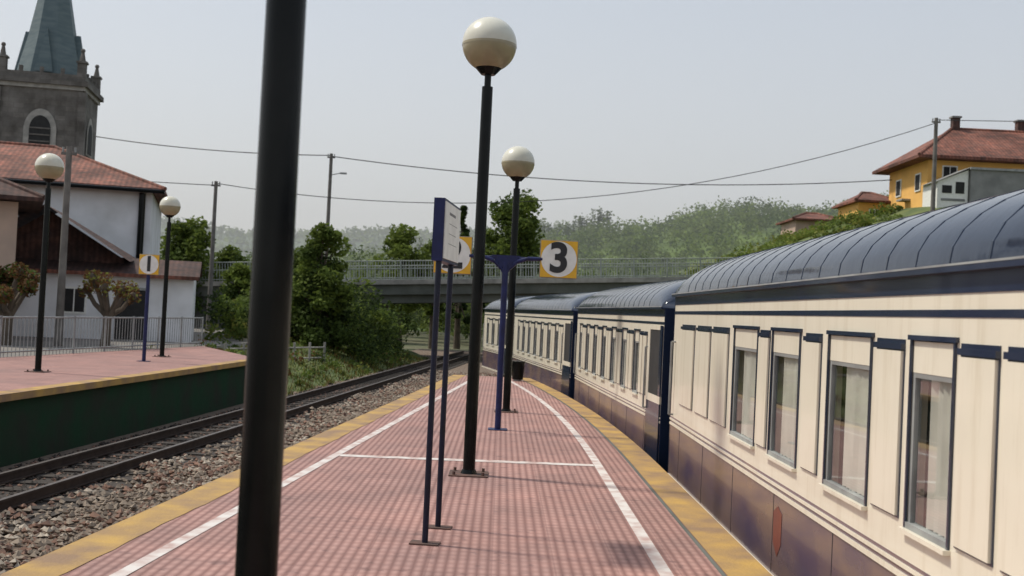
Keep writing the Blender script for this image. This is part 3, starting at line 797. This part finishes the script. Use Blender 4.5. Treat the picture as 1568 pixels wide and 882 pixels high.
for _ in range(60):
    x = U(-11.5,-9.8); y = U(43,52); r=U(.3,.7); b.leaves((x,y,U(-.5,1.8)),(r,r,r),130,.08,random.choice(((L_MID,L_LIGHT),(L_DARK,L_MID),(L_LIGHT,L_YEL))))
b.obj('hedge')
b = B()
for _ in range(560):
    y = U(50,80); x = U(8,21.5)*y/60; z = near_h(x,y); r=U(.25,.8)
    b.leaves((x,y,z+r*.2),(r,r,r*.6),60,.1,random.choice(((L_LIGHT,L_YEL),(L_LIGHT,L_YEL),(L_YEL,L_LIGHT),(L_LIGHT,L_HAZE1),(L_MID,L_LIGHT))))
b.obj('hillside_bushes')
def verge_h(x,y):
    d = (Lr(y)-1.9) - x
    return -1.14 + .28*max(0,min(3.2,d)) + .08*math.sin(x*3+y*2)
b = B(); k=b.mi(GRASS); nx,ny=14,24
for j in range(ny+1):
    for i in range(nx+1):
        y=31.5+30*j/ny; x=(Lr(y)-1.8)-5.2*i/nx; b.v.append((x,y,verge_h(x,y)))
for j in range(ny):
    for i in range(nx):
        a=j*(nx+1)+i; b.f.append((a,a+nx+1,a+nx+2,a+1)); b.m.append(k)
b.obj('grass_verge', smooth=True)
b = B(); kk=[b.mi(L_DARK),b.mi(L_MID),b.mi(L_YEL),b.mi(L_BROWN)]
for _ in range(12000):
    y=U(32,60); x=(Lr(y)-1.7)-4.9*R()**1.2
    z=verge_h(x,y); h=U(.05,.2); a=U(0,6.28); w=.02
    i=len(b.v); b.v+=[(x-w*math.cos(a),y-w*math.sin(a),z),(x+w*math.cos(a),y+w*math.sin(a),z),(x+U(-.08,.08),y+U(-.08,.08),z+h)]
    b.f.append((i,i+1,i+2)); b.m.append(random.choice(kk))
for _ in range(90):
    y=U(33,58); x=(Lr(y)-2.0)-4.4*R(); r=U(.12,.4); b.leaves((x,y,verge_h(x,y)+r*.5),(r,r,r*.7),60,.06,random.choice(((L_MID,L_LIGHT),(L_DARK,L_MID),(L_YEL,L_MID),(L_BROWN,L_MID))))
b.obj('verge_grass')
b = B()
for i in range(7):
    x=-9.4+i*.42; y=38+i*.9; b.cyl((x,y,-1.1),(x,y,.1),.05,.05,CONC,6)
b.cyl((-9.4,38,-.1),(-6.88,43.4,-.1),.03,.03,CONC,6); b.cyl((-9.4,38,-.5),(-6.88,43.4,-.5),.03,.03,CONC,6)
b.obj('trackside_fence')

def pollard(x,y,leafm,nl):
    b = B()
    b.cyl((0,0,0),(.05,0,1.0),.15,.12,BARK,10)
    for i in range(9):
        a=i*.7+U(-.2,.2); r=U(.4,.75); z=U(1.4,2.2); kx,ky=r*math.cos(a),r*math.sin(a)
        b.cyl((.05,0,U(.75,1.0)),(kx*.6,ky*.6,z-.4),.09,.07,BARK,8); b.cyl((kx*.6,ky*.6,z-.4),(kx,ky,z),.07,.06,BARK,8)
        b.sphere((kx,ky,z),.13,BARK,seg=8,rings=6)
        b.leaves((kx,ky,z),(.28,.28,.28),nl,.06,leafm)
    b.obj('pollarded_plane_tree', smooth=False, loc=(x,y,-.03))
pollard(-11.9,33.5,[L_BROWN,L_YEL,L_BROWN],110)
pollard(-14.2,32,[L_BROWN,L_BROWN,L_MID],300)
pollard(-15.2,32.8,[L_BROWN,L_MID],300)

# ---------------------------------------------------------------- poles and wires
def upole(x,y,z0,z1,r,arm=False):
    b = B(); b.cyl((0,0,z0),(0,0,z1),r,r*.7,WOODP,10)
    b.box(-.22,.22,-.04,.04,z1-.25,z1-.17,WOODP)
    for s in (-.18,.18): b.cyl((s,0,z1-.17),(s,0,z1-.02),.03,.03,GALV,6)
    if arm:
        b.cyl((0,0,z1-1.2),(.65,0,z1-1.05),.025,.025,GALV,6); b.box(.55,.9,-.08,.08,z1-1.12,z1-1.03,GALV)
    b.obj('utility_pole', smooth=False, loc=(x,y,0))
upole(-13.1,33,-.03,5.9,.12); upole(-14.5,55,-.03,7.4,.12); upole(-10.0,62,-1.2,10.0,.13,True); upole(21.9,57,6,12.7,.13)
def wire(p,q,sag,r=.022,n=24):
    p,q=Vector(p),Vector(q); pr=p
    b=B()
    for i in range(1,n+1):
        t=i/n; c=p.lerp(q,t); c.z-=sag*4*t*(1-t); b.cyl(pr,c,r,r,INK,5,False); pr=c
    return b
b=wire((-24,64,10.6),(-10,62,9.9),.25,.028)
for args in (((-10,62,9.85),(26,66,11.0),1.0,.028),((21.9,57,12.45),(-14.5,55,7.3),2.3,.02),((21.9,57,12.6),(60,50,14),.4,.02),((-14.5,55,7.2),(-40,40,8),.6,.02)):
    w=wire(*args); off=len(b.v); b.v+=w.v; b.f+=[tuple(i+off for i in f) for f in w.f]; b.m+=[b.mi(INK)]*len(w.f)
b.obj('overhead_wires')

# ---------------------------------------------------------------- world, sun, camera
el, az = math.radians(56), math.radians(-74)
w = bpy.data.worlds.new('World'); scene.world = w; w.use_nodes = True
nt = w.node_tree; bg = nt.nodes['Background']
sky = nt.nodes.new('ShaderNodeTexSky'); sky.sky_type = 'NISHITA'; sky.sun_disc = False
sky.sun_elevation = el; sky.sun_rotation = az; sky.air_density = 1.0; sky.dust_density = 2.0; sky.ozone_density = 1.0; sky.altitude = 0
hs = nt.nodes.new('ShaderNodeHueSaturation'); hs.inputs['Saturation'].default_value = 0.75
nt.links.new(sky.outputs[0], hs.inputs['Color'])
tc = nt.nodes.new('ShaderNodeTexCoord'); sp = nt.nodes.new('ShaderNodeSeparateXYZ'); nt.links.new(tc.outputs['Generated'], sp.inputs[0])
rp = nt.nodes.new('ShaderNodeValToRGB'); nt.links.new(sp.outputs[2], rp.inputs[0])
rp.color_ramp.elements[0].position = 0.0; rp.color_ramp.elements[0].color = (.99,.97,.92,1)
rp.color_ramp.elements[1].position = .36; rp.color_ramp.elements[1].color = (.66,.735,.83,1)
hz = mixc(nt, 1.0, rp.outputs[0], (6.2,6.2,6.2), 'MULTIPLY')
c = mixc(nt, 0.64, hs.outputs[0], hz)
nt.links.new(c, bg.inputs[0])
bg.inputs[1].default_value = 0.15
sd = bpy.data.lights.new('sun', 'SUN'); sd.energy = 3.5; sd.angle = math.radians(5.0); sd.color = (1.0, 0.94, 0.82)
so = bpy.data.objects.new('sun', sd); scene.collection.objects.link(so)
d = Vector((math.sin(az)*math.cos(el), math.cos(az)*math.cos(el), math.sin(el)))
so.rotation_euler = d.to_track_quat('Z', 'Y').to_euler()

cd = bpy.data.cameras.new('camera'); cam = bpy.data.objects.new('camera', cd); scene.collection.objects.link(cam)
cd.sensor_width = 36; cd.lens = 36*1700/1568; cd.clip_start = .05; cd.clip_end = 6000
cd.dof.use_dof = True; cd.dof.focus_distance = 10.0; cd.dof.aperture_fstop = 3.5
cam.matrix_world = Matrix.Translation((0,0,1.6)) @ Matrix.Rotation(-0.0072,4,'Z') @ Matrix.Rotation(math.pi/2+0.0222,4,'X') @ Matrix.Rotation(0.048,4,'Z')
scene.camera = cam
scene.view_settings.view_transform = 'Standard'; scene.view_settings.look = 'None'; scene.view_settings.exposure = 0
